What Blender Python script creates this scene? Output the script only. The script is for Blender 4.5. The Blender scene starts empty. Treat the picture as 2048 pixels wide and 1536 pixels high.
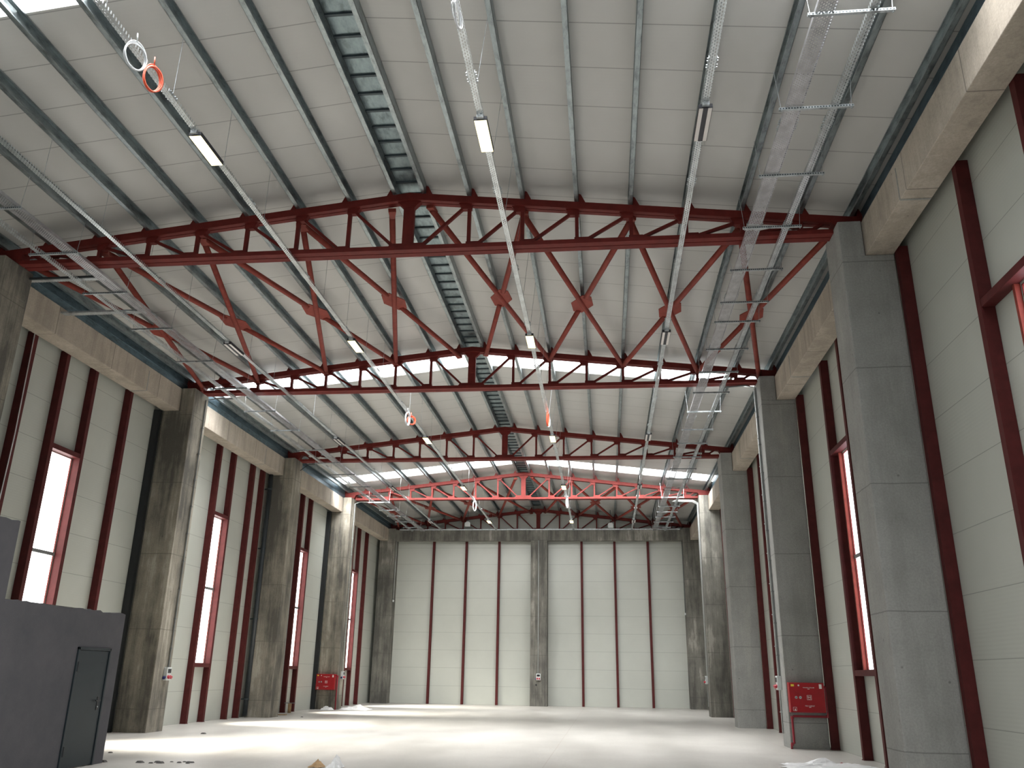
import bpy, math, random
from mathutils import Matrix, Vector
random.seed(7)
S = bpy.context.scene
C = S.collection
R = math.radians
# ------------------------------------------------------------------ camera
cam_data = bpy.data.cameras.new('camera')
cam_data.sensor_width = 36.0
cam_data.lens = 1675.7 / 2048 * 36.0
cam_data.clip_end = 300
cam = bpy.data.objects.new('camera', cam_data)
C.objects.link(cam)
cam.matrix_world = (Matrix.Translation((0, 0, 1.6)) @ Matrix.Rotation(R(6.384), 4, 'Z')
                    @ Matrix.Rotation(R(90 + 19.127), 4, 'X') @ Matrix.Rotation(R(0.896), 4, 'Z'))
S.camera = cam
# ------------------------------------------------------------------ light
SKYLIGHT = 5.0; WIN_L = 6.0; WIN_R = 4.0
world = bpy.data.worlds.new('sky'); S.world = world
world.use_nodes = True
bg = world.node_tree.nodes['Background']
bg.inputs['Color'].default_value = (0.80, 0.88, 1.0, 1)
bg.inputs['Strength'].default_value = 1.2
def area(name, loc, rot, sx, sy, energy, col, spread=180):
    l = bpy.data.lights.new(name, 'AREA'); l.shape = 'RECTANGLE'; l.size = sx; l.size_y = sy; l.energy = energy
    l.color = col; l.spread = R(spread)
    o = bpy.data.objects.new(name, l); C.objects.link(o); o.location = loc; o.rotation_euler = rot
    return o
# daylight coming down through the rooflight strips (two slopes each; last strip unseen, added)
for yc, en in ((8.3, 360), (24.62, 560), (37.97, 900), (-6.5, 150)):
    for s_, xc_ in ((-1, -8.3), (1, 0.7)):
        area('rooflight_daylight', (xc_, yc, 11.08 - 0.112 * 4.5 + 0.0), (R(0 if yc < 30 else 38), s_ * math.atan(0.112), 0), 8.4, 1.15, en, (0.98, 0.98, 0.98), 105 if yc < 30 else 125)
# low sun scattered forward by the left window sheets
for yc in (18.6, 27.4, 35.85, 43.75):
    for z, tx, ty in ((2.6, 2.4, 0.7), (5.2, 4.8, 1.6)):
        l = bpy.data.lights.new('window_sun', 'SPOT'); l.energy = 1800 if z < 4 else 3600; l.color = (1.0, 0.95, 0.84)
        l.spot_size = R(62); l.spot_blend = 1.0; l.shadow_soft_size = 0.4
        o = bpy.data.objects.new('window_sun', l); C.objects.link(o); o.location = (-12.85, yc, z)
        o.rotation_euler = Vector((-tx, -ty, z)).to_track_quat('Z', 'Y').to_euler()
# weak daylight from the open gate behind the camera
area('gate_daylight', (-3.8, -11.4, 2.9), (R(90), 0, 0), 9.0, 5.5, 60, (0.92, 0.96, 1.0))
vs = S.view_settings
vs.view_transform = 'Standard'; vs.look = 'None'; vs.exposure = 0.2; vs.gamma = 1.0; vs.use_curve_mapping = False

# ------------------------------------------------------------------ dimensions
XL, XR, CW, CD = -12.13, 4.424, 0.923, 0.894
XC = -3.80
YS = [14.234, 22.739, 31.328, 39.194, 48.31]
ZB, ZSTUB, ZCH = 8.911, 9.62, 9.54
WL, WR = -13.25, 5.55           # wall inner planes
YBACK, YNEAR = 49.15, -11.6
RIDGE_UNDER = 11.10; SLOPE = 0.112
def zroof(x): return RIDGE_UNDER - SLOPE * abs(x - XC)

# ------------------------------------------------------------------ materials
def mat(name):
    m = bpy.data.materials.new(name); m.use_nodes = True
    nt = m.node_tree; b = nt.nodes['Principled BSDF']
    return m, nt, b
def nd(nt, t, **kw):
    n = nt.nodes.new(t)
    for k, v in kw.items():
        if k.startswith('i_'): n.inputs[k[2:].replace('_', ' ')].default_value = v
        else: setattr(n, k, v)
    return n
def ln(nt, a, b): nt.links.new(a, b)
def coords(nt, scale=(1, 1, 1), loc=(0, 0, 0)):
    g = nd(nt, 'ShaderNodeNewGeometry'); m = nd(nt, 'ShaderNodeMapping')
    m.inputs['Scale'].default_value = scale; m.inputs['Location'].default_value = loc
    ln(nt, g.outputs['Position'], m.inputs['Vector']); return m.outputs['Vector']
def noise(nt, vec, scale, detail=4, rough=0.6):
    n = nd(nt, 'ShaderNodeTexNoise'); n.inputs['Scale'].default_value = scale
    n.inputs['Detail'].default_value = detail; n.inputs['Roughness'].default_value = rough
    ln(nt, vec, n.inputs['Vector']); return n.outputs['Fac']
def ramp(nt, fac, stops):
    r = nd(nt, 'ShaderNodeValToRGB'); e = r.color_ramp.elements
    while len(e) < len(stops): e.new(0.5)
    for el, (p, c) in zip(e, stops):
        el.position = p; el.color = c if len(c) == 4 else (*c, 1)
    ln(nt, fac, r.inputs['Fac']); return r.outputs['Color']
def mixc(nt, fac, a, b, mode='MIX'):
    m = nd(nt, 'ShaderNodeMix', data_type='RGBA', blend_type=mode)
    for k, v in ((0, fac), (6, a), (7, b)):
        if isinstance(v, (int, float)): m.inputs[k].default_value = v
        elif isinstance(v, tuple): m.inputs[k].default_value = (*v, 1)
        else: ln(nt, v, m.inputs[k])
    return m.outputs[2]
def mth(nt, op, a, b=None, c=None):
    m = nd(nt, 'ShaderNodeMath', operation=op)
    for i, v in enumerate((a, b, c)):
        if v is None: continue
        if isinstance(v, (int, float)): m.inputs[i].default_value = v
        else: ln(nt, v, m.inputs[i])
    return m.outputs[0]
def axis(nt, ax):
    g = nd(nt, 'ShaderNodeNewGeometry'); s = nd(nt, 'ShaderNodeSeparateXYZ')
    ln(nt, g.outputs['Position'], s.inputs[0]); return s.outputs[ax]
def line_mask(nt, v, period, offset, half):
    """1 within half of every multiple of period"""
    a = mth(nt, 'ADD', v, -offset + period / 2)
    a = mth(nt, 'FLOORED_MODULO', a, period)
    a = mth(nt, 'SUBTRACT', a, period / 2)
    a = mth(nt, 'ABSOLUTE', a)
    return mth(nt, 'LESS_THAN', a, half)
def bump(nt, b, h, strength, dist=0.02):
    n = nd(nt, 'ShaderNodeBump'); n.inputs['Strength'].default_value = strength; n.inputs['Distance'].default_value = dist
    ln(nt, h, n.inputs['Height']); ln(nt, n.outputs[0], b.inputs['Normal'])

def plain(name, col, rough=0.6, metal=0.0, var=0.12, vs_=6.0):
    m, nt, b = mat(name)
    f = noise(nt, coords(nt), vs_, 3)
    c = ramp(nt, f, [(0.3, tuple(k * (1 - var) for k in col)), (0.7, tuple(min(1, k * (1 + var)) for k in col))])
    ln(nt, c, b.inputs['Base Color']); b.inputs['Roughness'].default_value = rough; b.inputs['Metallic'].default_value = metal
    return m

def concrete(name, base, dark, pale, stain=0.5, seam=2.05, seam_off=0.6):
    m, nt, b = mat(name)
    v = coords(nt)
    f = noise(nt, v, 1.3, 6, 0.65)
    c = ramp(nt, f, [(0.25, tuple(k * 0.82 for k in base)), (0.5, base), (0.75, tuple(k * 1.12 for k in base))])
    st = noise(nt, coords(nt, (3.4, 3.4, 0.22)), 1.0, 7, 0.72)          # vertical weathering streaks
    big = noise(nt, coords(nt, (0.9, 0.9, 0.5), (3, 1, 7)), 1.0, 6, 0.6)
    k = mth(nt, 'ADD', mth(nt, 'MULTIPLY', st, 0.5), mth(nt, 'MULTIPLY', big, 0.5))
    kd = ramp(nt, k, [(0.52 - 0.06 * stain, (0, 0, 0)), (0.57, (1, 1, 1))])
    c = mixc(nt, mth(nt, 'MULTIPLY', kd, stain), c, dark)
    kp = ramp(nt, k, [(0.40, (1, 1, 1)), (0.45, (0, 0, 0))])
    c = mixc(nt, mth(nt, 'MULTIPLY', kp, 0.55 * stain + 0.15), c, pale)
    fine = noise(nt, v, 30, 4, 0.7)
    c = mixc(nt, 0.16, c, ramp(nt, fine, [(0.35, (0.25, 0.25, 0.24)), (0.6, (0.75, 0.75, 0.74))]), 'OVERLAY')
    vo = nd(nt, 'ShaderNodeTexVoronoi'); vo.inputs['Scale'].default_value = 2.2; ln(nt, v, vo.inputs['Vector'])
    hole = ramp(nt, vo.outputs['Distance'], [(0.035, (1, 1, 1)), (0.06, (0, 0, 0))])
    c = mixc(nt, mth(nt, 'MULTIPLY', hole, 0.6), c, tuple(k * 0.35 for k in base))
    wob = mth(nt, 'ADD', axis(nt, 2), mth(nt, 'MULTIPLY', noise(nt, v, 3, 2), 0.03))
    sm = line_mask(nt, wob, seam, seam_off, 0.010)
    c = mixc(nt, mth(nt, 'MULTIPLY', sm, 0.6), c, tuple(k * 0.4 for k in base))
    ln(nt, c, b.inputs['Base Color']); b.inputs['Roughness'].default_value = 0.9
    bump(nt, b, mth(nt, 'ADD', fine, mth(nt, 'MULTIPLY', f, 2)), 0.15)
    return m
M = {}
M['conc_clean'] = concrete('clean_grey_concrete', (0.31, 0.31, 0.295), (0.17, 0.167, 0.155), (0.44, 0.43, 0.39), 0.22)
M['conc_stain'] = concrete('stained_concrete', (0.25, 0.228, 0.185), (0.075, 0.071, 0.062), (0.47, 0.435, 0.365), 0.85)
M['conc_beam'] = concrete('beam_concrete', (0.43, 0.375, 0.31), (0.27, 0.235, 0.195), (0.56, 0.51, 0.44), 0.5, 30, 0)
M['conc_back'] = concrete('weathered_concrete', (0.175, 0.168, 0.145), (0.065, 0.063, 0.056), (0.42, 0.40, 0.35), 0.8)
for k in ('conc_beam',):   # formwork joints along the hall
    nt = M[k].node_tree; b = nt.nodes['Principled BSDF']; src = b.inputs['Base Color'].links[0].from_socket
    sm = line_mask(nt, axis(nt, 1), 2.35, 0.3, 0.012)
    ln(nt, mixc(nt, mth(nt, 'MULTIPLY', sm, 0.65), src, (0.12, 0.11, 0.10)), b.inputs['Base Color'])

def steel(name, col):
    m, nt, b = mat(name)
    f = noise(nt, coords(nt), 5, 4)
    c = ramp(nt, f, [(0.3, tuple(k * 0.8 for k in col)), (0.7, tuple(k * 1.15 for k in col))])
    ln(nt, c, b.inputs['Base Color']); b.inputs['Roughness'].default_value = 0.6; b.inputs['Specular IOR Level'].default_value = 0.22
    return m
M['red'] = steel('red_oxide_steel', (0.145, 0.0185, 0.0145))
M['red_tube'] = steel('red_oxide_tube', (0.23, 0.042, 0.029))
M['red_post'] = steel('red_oxide_post', (0.085, 0.0155, 0.015))

def galv(name, col, metal=0.7, rough=0.42, streak=True):
    m, nt, b = mat(name)
    f = noise(nt, coords(nt, (3, 1.1, 3)), 3.0, 5, 0.7)
    c = ramp(nt, f, [(0.36, tuple(k * 0.62 for k in col)), (0.5, col), (0.66, tuple(min(1, k * 1.25) for k in col))])
    ln(nt, c, b.inputs['Base Color']); b.inputs['Roughness'].default_value = rough; b.inputs['Metallic'].default_value = metal
    r = ramp(nt, f, [(0.3, (rough * 0.8,) * 3), (0.7, (rough * 1.3,) * 3)]); ln(nt, r, b.inputs['Roughness'])
    return m
M['purlin'] = galv('galvanised_purlin', (0.33, 0.375, 0.385), 0.9, 0.38)
M['eave'] = galv('dark_galvanised_gutter', (0.16, 0.23, 0.27), 0.6, 0.38)
M['ridge'] = galv('ridge_sheet', (0.24, 0.30, 0.315), 0.85, 0.4)
M['strap'] = plain('dark_strap', (0.07, 0.09, 0.10), 0.5, 0.5)
M['galv'] = galv('bright_zinc', (0.46, 0.49, 0.50), 0.5, 0.42)
M['dark_steel'] = plain('dark_steel', (0.06, 0.075, 0.08), 0.5, 0.6)

def perforated(name, col, px, py, rx, along=1):
    """galvanised sheet with rows of punched holes one can see through"""
    m, nt, b = mat(name)
    b.inputs['Metallic'].default_value = 0.7; b.inputs['Roughness'].default_value = 0.35
    f = noise(nt, coords(nt, (2, 1, 2)), 4, 4)
    ln(nt, ramp(nt, f, [(0.35, tuple(k * 0.8 for k in col)), (0.65, tuple(min(1, k * 1.15) for k in col))]), b.inputs['Base Color'])
    tc = nd(nt, 'ShaderNodeTexCoord'); s = nd(nt, 'ShaderNodeSeparateXYZ'); ln(nt, tc.outputs['Object'], s.inputs[0])
    def cell(v, p):
        a = mth(nt, 'FLOORED_MODULO', v, p); return mth(nt, 'DIVIDE', mth(nt, 'SUBTRACT', a, p / 2), p)
    u = cell(s.outputs[0], px); row = mth(nt, 'FLOOR', mth(nt, 'DIVIDE', s.outputs[0], px))
    sh = mth(nt, 'MULTIPLY', mth(nt, 'FLOORED_MODULO', row, 2.0), py / 2)
    w = cell(mth(nt, 'ADD', s.outputs[1], sh), py)
    d = mth(nt, 'ADD', mth(nt, 'POWER', mth(nt, 'ABSOLUTE', mth(nt, 'MULTIPLY', u, 1 / rx)), 2.0),
            mth(nt, 'POWER', mth(nt, 'ABSOLUTE', mth(nt, 'MULTIPLY', w, 1 / 0.33)), 2.0))
    hole = mth(nt, 'LESS_THAN', d, 1.0)
    tr = nd(nt, 'ShaderNodeBsdfTransparent'); mx = nd(nt, 'ShaderNodeMixShader')
    ln(nt, hole, mx.inputs[0]); ln(nt, b.outputs[0], mx.inputs[1]); ln(nt, tr.outputs[0], mx.inputs[2])
    ln(nt, mx.outputs[0], nt.nodes['Material Output'].inputs['Surface'])
    return m
M['tray'] = perforated('perforated_tray', (0.72, 0.76, 0.77), 0.032, 0.06, 0.26)
M['tray_wide'] = perforated('perforated_wide_tray', (0.62, 0.62, 0.64), 0.03, 0.05, 0.36)

def panel(name, col, ax, period, off, half, ribax, ribp):
    m, nt, b = mat(name)
    f = noise(nt, coords(nt), 0.6, 3)
    c = ramp(nt, f, [(0.3, tuple(k * 0.95 for k in col)), (0.7, tuple(k * 1.03 for k in col))])
    v = axis(nt, ax)
    j = line_mask(nt, v, period, off, half)
    c = mixc(nt, mth(nt, 'MULTIPLY', j, 0.62), c, tuple(k * 0.30 for k in col))
    ln(nt, c, b.inputs['Base Color']); b.inputs['Roughness'].default_value = 0.38
    w = mth(nt, 'SINE', mth(nt, 'MULTIPLY', v, 2 * math.pi / ribp))
    bump(nt, b, mth(nt, 'SUBTRACT', mth(nt, 'MULTIPLY', w, 0.25), mth(nt, 'MULTIPLY', j, 3.0)), 0.22, 0.004)
    return m
M['wall'] = panel('wall_sandwich_panel', (0.49, 0.505, 0.455), 2, 0.955, 0.0, 0.006, 2, 0.06)
M['roof'] = panel('roof_sandwich_panel', (0.535, 0.53, 0.505), 1, 0.965, 9.96, 0.010, 1, 0.08)

m, nt, b = mat('polished_concrete_floor'); M['floor'] = m
v = coords(nt)
f1 = noise(nt, coords(nt, (0.5, 0.14, 1)), 1.0, 6, 0.6); f2 = noise(nt, v, 0.9, 5, 0.65); f3 = noise(nt, v, 14, 4)
c = ramp(nt, f2, [(0.3, (0.46, 0.44, 0.405)), (0.7, (0.57, 0.55, 0.51))])
c = mixc(nt, 0.5, c, ramp(nt, f1, [(0.35, (0.35, 0.335, 0.31)), (0.6, (0.57, 0.55, 0.515))]))
c = mixc(nt, 0.15, c, ramp(nt, f3, [(0.3, (0.35, 0.35, 0.35)), (0.7, (0.7, 0.7, 0.7))]), 'OVERLAY')
jl = mth(nt, 'MAXIMUM', line_mask(nt, axis(nt, 0), 5.5, -1.2, 0.008), line_mask(nt, axis(nt, 1), 8.5, 18.5, 0.008))
c = mixc(nt, mth(nt, 'MULTIPLY', jl, 0.35), c, (0.30, 0.22, 0.19))
ln(nt, c, b.inputs['Base Color'])
ln(nt, ramp(nt, f1, [(0.3, (0.30,) * 3), (0.7, (0.5,) * 3)]), b.inputs['Roughness'])
bump(nt, b, f2, 0.08, 0.02)

m, nt, b = mat('grey_rendered_block_wall'); M['render'] = m
f = noise(nt, coords(nt), 2.0, 6, 0.7); g2 = noise(nt, coords(nt), 60, 3)
ln(nt, ramp(nt, f, [(0.3, (0.085, 0.085, 0.095)), (0.7, (0.115, 0.11, 0.12))]), b.inputs['Base Color'])
b.inputs['Roughness'].default_value = 0.9; bump(nt, b, g2, 0.25, 0.01)
M['door'] = plain('anthracite_door', (0.020, 0.030, 0.036), 0.42, 0.2, 0.08, 2)
M['black'] = plain('black_plastic', (0.012, 0.012, 0.014), 0.4)
M['white_plastic'] = plain('white_plastic', (0.62, 0.65, 0.64), 0.4, 0, 0.04)
M['cab_red'] = plain('cabinet_red', (0.36, 0.008, 0.014), 0.35, 0, 0.08)
M['pipe_red'] = plain('pipe_red', (0.26, 0.010, 0.022), 0.35, 0, 0.08)
M['yellow'] = plain('yellow_sticker', (0.85, 0.66, 0.05), 0.5, 0, 0.05)
M['white'] = plain('white_print', (0.85, 0.82, 0.80), 0.5, 0, 0.04)
M['socket_red'] = plain('socket_red', (0.45, 0.02, 0.04), 0.4)
M['socket_blue'] = plain('socket_blue', (0.02, 0.03, 0.14), 0.4)
M['conduit'] = plain('grey_conduit', (0.17, 0.18, 0.18), 0.5)
M['conduit_white'] = plain('white_conduit', (0.46, 0.48, 0.47), 0.5)
M['orange'] = plain('orange_cable', (0.85, 0.13, 0.06), 0.45)
M['cable_white'] = plain('pale_cable', (0.72, 0.74, 0.76), 0.35)
M['plastic_sheet'] = plain('crumpled_plastic', (0.80, 0.80, 0.80), 0.35, 0, 0.06, 3)
M['cream_sheet'] = plain('cream_packaging', (0.80, 0.74, 0.62), 0.5, 0, 0.1, 3)
M['cardboard'] = plain('cardboard', (0.42, 0.28, 0.15), 0.85, 0, 0.2, 8)
M['rubble'] = plain('rubble', (0.12, 0.115, 0.11), 0.9, 0, 0.3, 20)
M['housing'] = plain('lamp_housing', (0.05, 0.05, 0.058), 0.45, 0.3)
M['diffuser_off'] = plain('unlit_diffuser', (0.72, 0.68, 0.64), 0.3, 0, 0.03)
M['pipe_dark'] = plain('dark_downpipe', (0.035, 0.042, 0.048), 0.45)
M['flat_dark'] = plain('near_black_gap_shade', (0.012, 0.014, 0.016), 0.6)  # near-black colour painting the shaded gaps beside left columns

def glow(name, col, strength, transp=0.0):
    m, nt, b = mat(name)
    nt.nodes.remove(b)
    f = noise(nt, coords(nt, (1, 1, 1)), 0.8, 2)
    e = nd(nt, 'ShaderNodeEmission'); ln(nt, ramp(nt, f, [(0.3, tuple(k * 0.94 for k in col)), (0.7, col)]), e.inputs['Color'])
    e.inputs['Strength'].default_value = strength
    out = nt.nodes['Material Output']
    if transp:
        t = nd(nt, 'ShaderNodeBsdfTransparent'); t.inputs['Color'].default_value = (transp,) * 3 + (1,)
        a = nd(nt, 'ShaderNodeAddShader'); ln(nt, e.outputs[0], a.inputs[0]); ln(nt, t.outputs[0], a.inputs[1]); ln(nt, a.outputs[0], out.inputs['Surface'])
    else: ln(nt, e.outputs[0], out.inputs['Surface'])
    return m
M['skylight'] = glow('daylit_rooflight_sheet', (0.95, 0.98, 1.0), SKYLIGHT)
M['win_l'] = glow('daylit_window_west', (1.0, 0.99, 0.96), WIN_L)
M['win_r'] = glow('daylit_window_east', (0.94, 0.93, 1.0), WIN_R)
M['lamp'] = glow('lit_lamp_diffuser', (1.0, 0.84, 0.45), 3.0)

# ------------------------------------------------------------------ mesh helpers
class MB:
    def __init__(s): s.v = []; s.f = []
    def add(s, vs_, fs):
        o = len(s.v); s.v += [tuple(p) for p in vs_]; s.f += [tuple(i + o for i in f) for f in fs]; return s
    def box(s, x0, x1, y0, y1, z0, z1):
        return s.add([(x0, y0, z0), (x1, y0, z0), (x1, y1, z0), (x0, y1, z0), (x0, y0, z1), (x1, y0, z1), (x1, y1, z1), (x0, y1, z1)],
                     [(0, 3, 2, 1), (4, 5, 6, 7), (0, 1, 5, 4), (1, 2, 6, 5), (2, 3, 7, 6), (3, 0, 4, 7)])
    def bar(s, p, q, w, h, up=(0, 1, 0)):
        """rectangular bar from p to q: w across, h along up"""
        p, q, up = Vector(p), Vector(q), Vector(up)
        d = (q - p).normalized(); a = d.cross(up).normalized() * (w / 2); b = a.cross(d).normalized() * (h / 2)
        vs_ = [p - a - b, p + a - b, p + a + b, p - a + b, q - a - b, q + a - b, q + a + b, q - a + b]
        return s.add(vs_, [(0, 3, 2, 1), (4, 5, 6, 7), (0, 1, 5, 4), (1, 2, 6, 5), (2, 3, 7, 6), (3, 0, 4, 7)])
    def prism(s, pts, axis_, a, b):
        """polygon pts in the two other axes, extruded along axis_ from a to b"""
        n = len(pts)
        def mk(p, t):
            if axis_ == 'y': return (p[0], t, p[1])
            if axis_ == 'x': return (t, p[0], p[1])
            return (p[0], p[1], t)
        return s.add([mk(p, a) for p in pts] + [mk(p, b) for p in pts],
                     [tuple(range(n))[::-1], tuple(range(n, 2 * n))] + [(i, (i + 1) % n, n + (i + 1) % n, n + i) for i in range(n)])
    def tube(s, pts, r, n=8, closed=False):
        pts = [Vector(p) for p in pts]; m_ = len(pts); o = len(s.v); prev = None
        for i, p in enumerate(pts):
            if closed: d = pts[(i + 1) % m_] - pts[i - 1]
            else: d = pts[min(i + 1, m_ - 1)] - pts[max(i - 1, 0)]
            d.normalize()
            if prev is None:
                t = Vector((0, 0, 1)) if abs(d.z) < 0.9 else Vector((1, 0, 0)); a = d.cross(t).normalized()
            else: a = (prev - d * prev.dot(d)).normalized()
            prev = a; b = d.cross(a)
            for k in range(n):
                th = 2 * math.pi * k / n; q = p + (a * math.cos(th) + b * math.sin(th)) * r; s.v.append(tuple(q))
        for i in range(m_ if closed else m_ - 1):
            for k in range(n):
                j = (i + 1) % m_
                s.f.append((o + i * n + k, o + i * n + (k + 1) % n, o + j * n + (k + 1) % n, o + j * n + k))
        if not closed:
            s.f.append(tuple(o + k for k in range(n))[::-1]); s.f.append(tuple(o + (m_ - 1) * n + k for k in range(n)))
        return s
    def build(s, name, m, parent=None, smooth=False, bevel=0):
        me = bpy.data.meshes.new(name); me.from_pydata(s.v, [], s.f); me.update()
        me.materials.append(m)
        if smooth: me.polygons.foreach_set('use_smooth', [True] * len(me.polygons))
        o = bpy.data.objects.new(name, me); C.objects.link(o)
        if parent: o.parent = parent
        if bevel:
            md = o.modifiers.new('bevel', 'BEVEL'); md.width = bevel; md.segments = 2; md.limit_method = 'ANGLE'
        return o
def empty(name, loc=(0, 0, 0), rz=0):
    o = bpy.data.objects.new(name, None); C.objects.link(o); o.location = loc; o.rotation_euler = (0, 0, rz)
    o.empty_display_size = 0.2; return o
def tag(o, label, cat, group=None, kind=None):
    o['label'] = label; o['category'] = cat
    if group: o['group'] = group
    if kind: o['kind'] = kind
    return o
def structure(o, label=None):
    o['kind'] = 'structure'
    if label: o['label'] = label
    return o
kids = {}
def copy_tree(o, parent=None):
    c = o.copy(); C.objects.link(c); c.parent = parent
    for ch in [x for x in list(o.children)]: copy_tree(ch, c)
    return c
ORD = ['first', 'second', 'third', 'fourth', 'fifth', 'sixth', 'seventh', 'eighth', 'ninth', 'tenth', 'eleventh', 'twelfth',
       'thirteenth', 'fourteenth', 'fifteenth', 'sixteenth', 'seventeenth', 'eighteenth', 'nineteenth', 'twentieth']

# ------------------------------------------------------------------ setting
structure(MB().box(-16, 8, YNEAR - 8, YBACK + 0.3, -0.2, 0).build('floor', M['floor']), 'pale polished concrete floor')
SKY = [(-7.2, -5.9), (7.62, 8.95), (23.95, 25.28), (37.32, 38.62)]  # first strip is unseen behind the camera, added for its light
rf = MB()
y = YNEAR
segs = []
for a, b_ in SKY: segs.append((y, a)); y = b_
segs.append((y, YBACK + 0.3))
for sx, xe in ((-1, WL - 0.3), (1, WR + 0.3)):
    for a, b_ in segs:
        pts = [(XC, zroof(XC)), (xe, zroof(xe)), (xe, zroof(xe) + 0.1), (XC, zroof(XC) + 0.1)]
        rf.prism(pts, 'y', a, b_)
structure(rf.build('ceiling', M['roof']), 'pale sandwich panel roof underside')
wn = 0
for i, (a, b_) in enumerate(SKY):
    wn += 1
    k = MB()
    for xe in (WL + 0.35, WR - 0.35):
        k.prism([(XC, zroof(XC) + 0.03), (xe, zroof(xe) + 0.03), (xe, zroof(xe) + 0.06), (XC, zroof(XC) + 0.06)], 'y', a - 0.02, b_ + 0.02)
    o = k.build('window_%d' % wn, M['skylight'])
    structure(o, 'translucent rooflight strip across the roof')
    e = MB()
    for xe, sx in ((WL, -1), (WR, 1)):
        e.prism([(xe + -sx * 0.35, zroof(xe)), (xe + sx * .3, zroof(xe + sx * .3)), (xe + sx * .3, zroof(xe + sx * .3) + 0.1), (xe - sx * 0.35, zroof(xe - sx * 0.35) + 0.1)], 'y', a - 0.02, b_ + 0.02)
    o2 = e.build('flashing', M['eave'], o)

# walls with window openings (y0, y1, z0, z1)
WZ0, WZ1 = 1.80, 6.56
WINL = [(18.2, 19.22), (26.99, 27.98), (35.48, 36.35), (43.34, 44.29)]
WINR = [(9.66, 10.66), (18.54, 19.60), (26.3, 27.2), (35.0, 35.9), (43.3, 44.2)]
def side_wall(name, x, sgn, wins, mt):
    k = MB(); th = 0.14
    x0, x1 = (x, x + th) if sgn > 0 else (x - th, x)
    y = YNEAR; top = zroof(x) + 0.02
    for a, b_ in wins:
        k.box(x0, x1, y, a, 0, top); k.box(x0, x1, a, b_, 0, WZ0); k.box(x0, x1, a, b_, WZ1, top); y = b_
    k.box(x0, x1, y, YBACK, 0, top)
    return structure(k.build(name, mt))
side_wall('wall_left', WL, -1, WINL, M['wall'])
side_wall('wall_right', WR, 1, WINR, M['wall'])
structure(MB().box(WL - 0.14, WR + 0.14, YBACK, YBACK + 0.14, 0, zroof(XC)).build('wall_back', M['wall']))
k = MB()
gx0, gx1, gz = XC - 4.6, XC + 4.6, 5.8
k.box(WL - .14, gx0, YNEAR - .14, YNEAR, 0, 10.95).box(gx1, WR + .14, YNEAR - .14, YNEAR, 0, 10.95).box(gx0, gx1, YNEAR - .14, YNEAR, gz, 10.95)
structure(k.build('wall_front', M['wall']))
def window(x, sgn, a, b_, mt, side):
    global wn
    wn += 1
    w = empty('window_%d' % wn, (x, (a + b_) / 2, WZ0)); structure(w)
    w['label'] = 'tall narrow red framed window in %s wall' % side
    h = WZ1 - WZ0; hw = (b_ - a) / 2
    MB().box(*sorted((0.025 * sgn, 0.035 * sgn)), -hw, hw, 0, h).build('pane', mt, w)
    f = MB()
    t = 0.014; xa, xb = sorted((-0.004 * sgn, 0.03 * sgn))
    f.box(xa, xb, -hw, -hw + t, 0, h).box(xa, xb, hw - t, hw, 0, h)
    f.box(xa, xb, -hw + t, hw - t, h - t, h).box(xa, xb, -hw + t, hw - t, 0, t)
    f.build('window_frame', M['red'], w)
    zm = 4.19 - WZ0; xa, xb = sorted((-0.01 * sgn, 0.03 * sgn))
    MB().box(xa, xb, -hw + t, hw - t, zm - 0.04, zm + 0.04).build('mullion', M['conduit'], w)
for a, b_ in WINL: window(WL, -1, a, b_, M['win_l'], 'left')
for a, b_ in WINR: window(WR, 1, a, b_, M['win_r'], 'right')

# ------------------------------------------------------------------ columns
ROWL = ['nearest', 'second nearest', 'third', 'fourth', 'corner']
def column(side, i, y, mt):
    xi = XL if side == 'left' else XR
    s = -1 if side == 'left' else 1
    e = empty('concrete_column', (xi + s * CW / 2, y + CD / 2, 0))
    hw = CW / 2; hd = CD / 2
    inner = -s * hw
    k = MB().prism([(-hw, -hd), (hw, -hd), (hw, hd), (-hw, hd)], 'z', -0.02, ZB)
    k.build('shaft', mt, e, bevel=0.018)
    xa, xb = sorted((inner, inner + s * 0.42))
    MB().box(xa, xb, -hd, hd, ZB - 0.01, ZSTUB).build('column_head', mt, e, bevel=0.015)
    return e
col_lab = {
 ('left', 0): 'concrete column at left picture edge behind the grey block room',
 ('left', 1): 'stained concrete column with socket box, right of the grey block room',
 ('left', 2): 'dark weathered concrete column on left side beside the downpipe',
 ('left', 3): 'concrete column on left side carrying the red fire cabinet',
 ('left', 4): 'dark stained concrete column in the back left corner',
 ('right', 0): 'large clean grey concrete column, nearest on the right side',
 ('right', 1): 'grey concrete column on right side carrying the red fire cabinet',
 ('right', 2): 'grey concrete column on right side directly behind the cabinet column',
 ('right', 3): 'concrete column on right side with bundled conduits, fourth from camera',
 ('right', 4): 'dark concrete column in the back right corner'}
for side in ('left', 'right'):
    for i, y in enumerate(YS):
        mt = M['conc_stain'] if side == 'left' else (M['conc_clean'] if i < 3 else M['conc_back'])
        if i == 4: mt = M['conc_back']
        e = column(side, i, y, mt)
        if side == 'right' and i == 4: e.location.y += 0
        tag(e, col_lab[(side, i)], 'column', 'concrete columns along the %s wall' % side)
e = empty('concrete_column', (-3.70, 48.75, 0))
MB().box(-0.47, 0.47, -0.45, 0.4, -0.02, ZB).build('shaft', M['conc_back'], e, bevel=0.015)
tag(e, 'weathered concrete column in the middle of the back wall', 'column')
MB().box(-0.44, -0.40, -0.4505, -0.44, 0, 0.01)
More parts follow.
